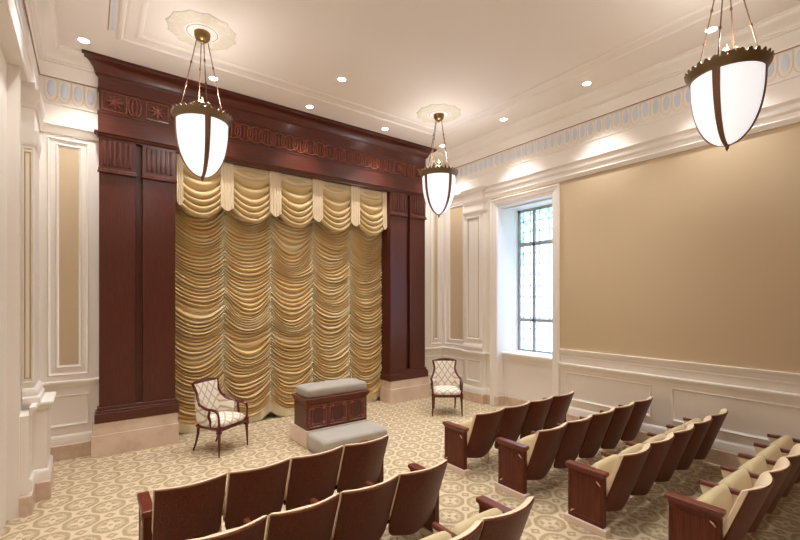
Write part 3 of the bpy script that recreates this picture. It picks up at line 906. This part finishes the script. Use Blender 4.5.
for bn, xa, sg, rows in blocks:
    for ri, (yy, n) in enumerate(rows):
        for k in range(n):
            pw = .52 if sg > 0 else .508
            pw = .515 if (sg > 0 and ri == 0) else pw
            x0 = xa+(.0, .05, .06, .09)[ri] if sg > 0 else xa+(.01, .04, .06)[ri]
            xc = x0+sg*(k+.5)*pw
            last = k == n-1
            lab = '%s mahogany-backed cream folding seat from the centre aisle, %s, %s block' % (COUNT[k], ROWN[ri], bn)
            if last: lab = 'mahogany-backed cream folding seat nearest the %s wall, %s, %s block' % (bn, ROWN[ri], bn)
            aisle = k == 0
            if sg > 0: theatre_seat(xc, yy, lab, aisle, last and ri == 0, 1)
            else: theatre_seat(xc, yy, lab, last, aisle, -1).scale = (.975, 1, 1)

# ------------------------------------------------------------------ pendants
def make_pendant():
    t = empty('pendant_lamp', (0, 0, ZC))
    z0 = -ZC
    def zz(z): return z-ZC
    b = MB(); b.lathe([(.088, zz(5.292)), (.092, zz(5.275)), (.085, zz(5.225)), (.06, zz(5.195)), (.03, zz(5.185)), (.02, zz(5.16)), (.002, zz(5.15))], seg=28)
    b.build('ceiling_canopy', M['brass'], t, smooth=True)
    for k in range(4):
        a = k*PI/2; ca, sa = math.cos(a), math.sin(a)
        b = MB(); p0 = Vector((.06*ca, .06*sa, zz(5.20))); p1 = Vector((.245*ca, .245*sa, zz(4.30)))
        b.tube([p0, p1], .0055, 6)
        for f in (.33, .66, .97):
            q = p0.lerp(p1, f); d = (p1-p0).normalized()*.022
            b.tube([q-d, q-d*.4, q+d*.4, q+d], [.004, .012, .012, .004], 6)
        b.build('chain', M['bronze'], t, smooth=True)
    b = MB(); prof = []
    for i in range(26):
        q = i/25; ang = q*PI/2
        prof.append((max(.004, .285*(1-math.sin(ang)**2.5)**.5), zz(4.235)-.675*math.sin(ang)))
    b.lathe([(.27, zz(4.25))]+prof, seg=48, cap=True); b.build('glass_bowl', M['bowl'], t, smooth=True)
    # crown rim with cut teeth
    b = MB(); seg = 48
    b.lathe([(.283, zz(4.20)), (.292, zz(4.195)), (.298, zz(4.215)), (.312, zz(4.235)), (.330, zz(4.262)), (.334, zz(4.275)), (.322, zz(4.278)), (.300, zz(4.25)), (.285, zz(4.23)), (.283, zz(4.20))], seg=seg, cap=False)
    for k in range(32):
        a0 = 2*PI*(k-.44)/32; a1 = 2*PI*(k+.44)/32; am = 2*PI*k/32
        for r, rt in ((.328, .339),):
            v = [(r*math.cos(a0), r*math.sin(a0), zz(4.27)), (r*math.cos(a1), r*math.sin(a1), zz(4.27)), (rt*math.cos((a1+am)/2), rt*math.sin((a1+am)/2), zz(4.296)), (rt*math.cos(am), rt*math.sin(am), zz(4.305)), (rt*math.cos((a0+am)/2), rt*math.sin((a0+am)/2), zz(4.296))]
            vi = [(x*.975, y*.975, z) for x, y, z in v]
            b.loft([v, vi])
    b.build('crown_rim', M['rim'], t)
    for k in range(4):
        a = k*PI/2; rings = []
        ca, sa = math.cos(a), math.sin(a)
        for i in range(22):
            q = i/21; ang = q*PI/2*.985; r = .285*(1-math.sin(ang)**2.5)**.5+.007; z = zz(4.235)-.675*math.sin(ang)-.004*q
            w = .033*(1-.5*q)
            rings.append([(r*ca-w*sa, r*sa+w*ca, z), ((r+.008)*ca, (r+.008)*sa, z), (r*ca+w*sa, r*sa-w*ca, z), ((r-.01)*ca, (r-.01)*sa, z)])
        b = MB(); b.loft(rings); b.build('rib', M['bronze'], t, smooth=True)
    b = MB(); b.lathe([(.02, zz(3.565)), (.024, zz(3.555)), (.012, zz(3.54)), (.016, zz(3.528)), (.006, zz(3.515)), (.002, zz(3.50))], seg=14)
    b.build('bottom_finial', M['bronze'], t, smooth=True)
    b = MB(); b.lathe([(.22, zz(4.262)), (.21, zz(4.285)), (.15, zz(4.33)), (.12, zz(4.375)), (.05, zz(4.40)), (.022, zz(4.42)), (.034, zz(4.445)), (.014, zz(4.47)), (.002, zz(4.52))], seg=24)
    for k in range(6):
        a = 2*PI*k/6; b.tube([(.10*math.cos(a), .10*math.sin(a), zz(4.37)), (.115*math.cos(a), .115*math.sin(a), zz(4.41)), (.085*math.cos(a), .085*math.sin(a), zz(4.445))], [.014, .015, .005], 6)
    b.build('top_cap', M['brass'], t, smooth=True)
    return t
PL = [((1.10, 5.45), 'brass pendant lamp with white glass bowl hanging nearest the left wall'),
      ((4.87, 5.43), 'brass pendant lamp with white glass bowl hanging in the far corner by the window'),
      ((4.87, 1.35), 'brass pendant lamp with white glass bowl hanging nearest the camera on the right')]
p0 = make_pendant()
for i, ((x, y), lab) in enumerate(PL):
    o = p0 if i == 0 else copy_tree(p0)
    o.location = (x, y, ZC); tag(o, lab, 'pendant lamp', 'hanging bowl pendants')
def make_medallion(x, y, label):
    t = empty('ceiling_medallion', (x, y, ZC)); tag(t, label, 'ceiling rose', 'painted ceiling roses')
    b = MB(); rings = []
    for rr, h in ((1.0, 0), (.985, .006), (.80, .012), (.60, .010), (.5, .012), (.02, .012)):
        ring = []
        for k in range(96):
            a = 2*PI*k/96; sc = 1+(.075*abs(math.cos(a*6))+.02*math.cos(a*24) if rr > .7 else 0)
            ring.append((.36*rr*sc*math.cos(a), .36*rr*sc*math.sin(a), -h-.0005))
        rings.append(ring)
    b.loft(rings, cap=False); b.build('rose', M['medallion'], t, smooth=True)
    b = MB(); b.lathe([(.20, -.012), (.195, -.018), (.01, -.018)], seg=48, cap=False); b.build('centre_disc', M['ceiling'], t)
    b = MB(); b.tube([(.168*math.cos(2*PI*k/48), .168*math.sin(2*PI*k/48), -.019) for k in range(48)], .004, 4, closed=True); b.build('brown_ring', M['brown_line'], t)
for (x, y), lab in (((1.10, 5.45), 'painted floral ceiling rose above the left pendant lamp'), ((4.87, 5.43), 'painted floral ceiling rose above the far corner pendant lamp'), ):
    make_medallion(x, y, lab)

# ------------------------------------------------------------------ downlights
DL = [((-.04, 6.5), 'round recessed downlight beside the left end of the wooden cornice'),
      ((1.46, 6.5), 'round recessed downlight behind the left pendant lamp, in front of the cornice'),
      ((2.96, 6.5), 'round recessed downlight over the middle of the wooden cornice'),
      ((4.48, 6.5), 'round recessed downlight over the right part of the wooden cornice'),
      ((5.94, 6.5), 'round recessed downlight in the far right ceiling corner, seen through the pendant rods'),
      ((5.94, 4.90), 'round recessed downlight near the right wall, second from the far corner'),
      ((5.94, 3.35), 'round recessed downlight near the right wall, third from the far corner'),
      ((5.94, 1.80), 'round recessed downlight near the right wall, behind the nearest pendant rods'),
      ((2.965, 5.41), 'round recessed downlight inside the ceiling border between two pendant lamps')]
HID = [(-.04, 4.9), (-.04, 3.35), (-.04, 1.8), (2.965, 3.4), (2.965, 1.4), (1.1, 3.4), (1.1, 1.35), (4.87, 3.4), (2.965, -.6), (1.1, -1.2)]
dl0 = None
def make_dl():
    t = empty('recessed_downlight', (0, 0, ZC))
    b = MB(); b.lathe([(.055, -.004), (.058, -.008), (.072, -.008), (.076, -.001), (.055, -.001)], seg=28, cap=False); b.build('trim_ring', M['white'], t, smooth=True)
    b = MB(); b.lathe([(.057, -.002), (.056, -.004), (.001, -.004)], seg=28, cap=False); b.build('lens', M['lens'], t)
    return t
dl0 = make_dl()
SPOT = bpy.data.lights.new('downlight_beam', 'SPOT'); SPOT.energy = 68; SPOT.spot_size = math.radians(86); SPOT.spot_blend = .95; SPOT.shadow_soft_size = .06; SPOT.color = (1, .985, .97)
def lamp(x, y, parent, e=None):
    d = SPOT
    o = bpy.data.objects.new('beam', d); COL.objects.link(o); o.location = (0, 0, -.03) if parent else (x, y, ZC-.03)
    if parent: o.parent = parent
for i, ((x, y), lab) in enumerate(DL):
    o = dl0 if i == 0 else copy_tree(dl0); o.location = (x, y, ZC); tag(o, lab, 'downlight', 'recessed ceiling downlights')
for o in [o for o in list(COL.objects) if o.name.startswith('recessed_downlight')]: lamp(0, 0, o)
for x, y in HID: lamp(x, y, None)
UP = bpy.data.lights.new('ceiling_fill_lamp', 'POINT'); UP.energy = 8; UP.shadow_soft_size = .07; UP.color = (1, .96, .93)  # unseen point lamps added above the pendant caps to brighten the ceiling
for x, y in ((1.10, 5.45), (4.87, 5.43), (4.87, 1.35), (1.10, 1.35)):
    o = bpy.data.objects.new('ceiling_fill_lamp', UP); COL.objects.link(o); o.location = (x, y, 4.58)

# wall socket plate on the dado right of the window
b = MB(); b.box(XR-.008, XR, 4.02-.035, 4.02+.035, .64, .75, .002); tag(b.build('wall_socket', M['white']), 'small white wall plate low on the panelling just right of the window', 'wall plate')

# ------------------------------------------------------------------ daylight, world, camera
w = bpy.data.worlds.new('world'); scn.world = w; w.use_nodes = True
bg = w.node_tree.nodes['Background']; bg.inputs[0].default_value = (.52, .72, 1, 1); bg.inputs[1].default_value = 2.9
pl = bpy.data.lights.new('window_portal', 'AREA'); pl.shape = 'RECTANGLE'; pl.size = 2.9; pl.size_y = 1.2; pl.cycles.is_portal = True
po = bpy.data.objects.new('window_portal', pl); COL.objects.link(po); po.location = (7.25, 4.855, 2.45); po.rotation_euler = (0, PI/2, 0)

cam = bpy.data.cameras.new('camera'); cam.sensor_width = 36; cam.lens = 420*36/800; cam.shift_y = 29/800; cam.clip_start = .05
c = bpy.data.objects.new('camera', cam); COL.objects.link(c); c.location = (0, 0, 2.1)
c.rotation_euler = (PI/2, 0, -math.atan2(312, 420)); scn.camera = c
scn.view_settings.view_transform = 'Standard'; scn.view_settings.look = 'None'; scn.view_settings.gamma = 1; scn.view_settings.use_curve_mapping = False
scn.view_settings.exposure = 1.30
scn.cycles.use_denoising = True
scn.cycles.max_bounces = 10; scn.cycles.diffuse_bounces = 6
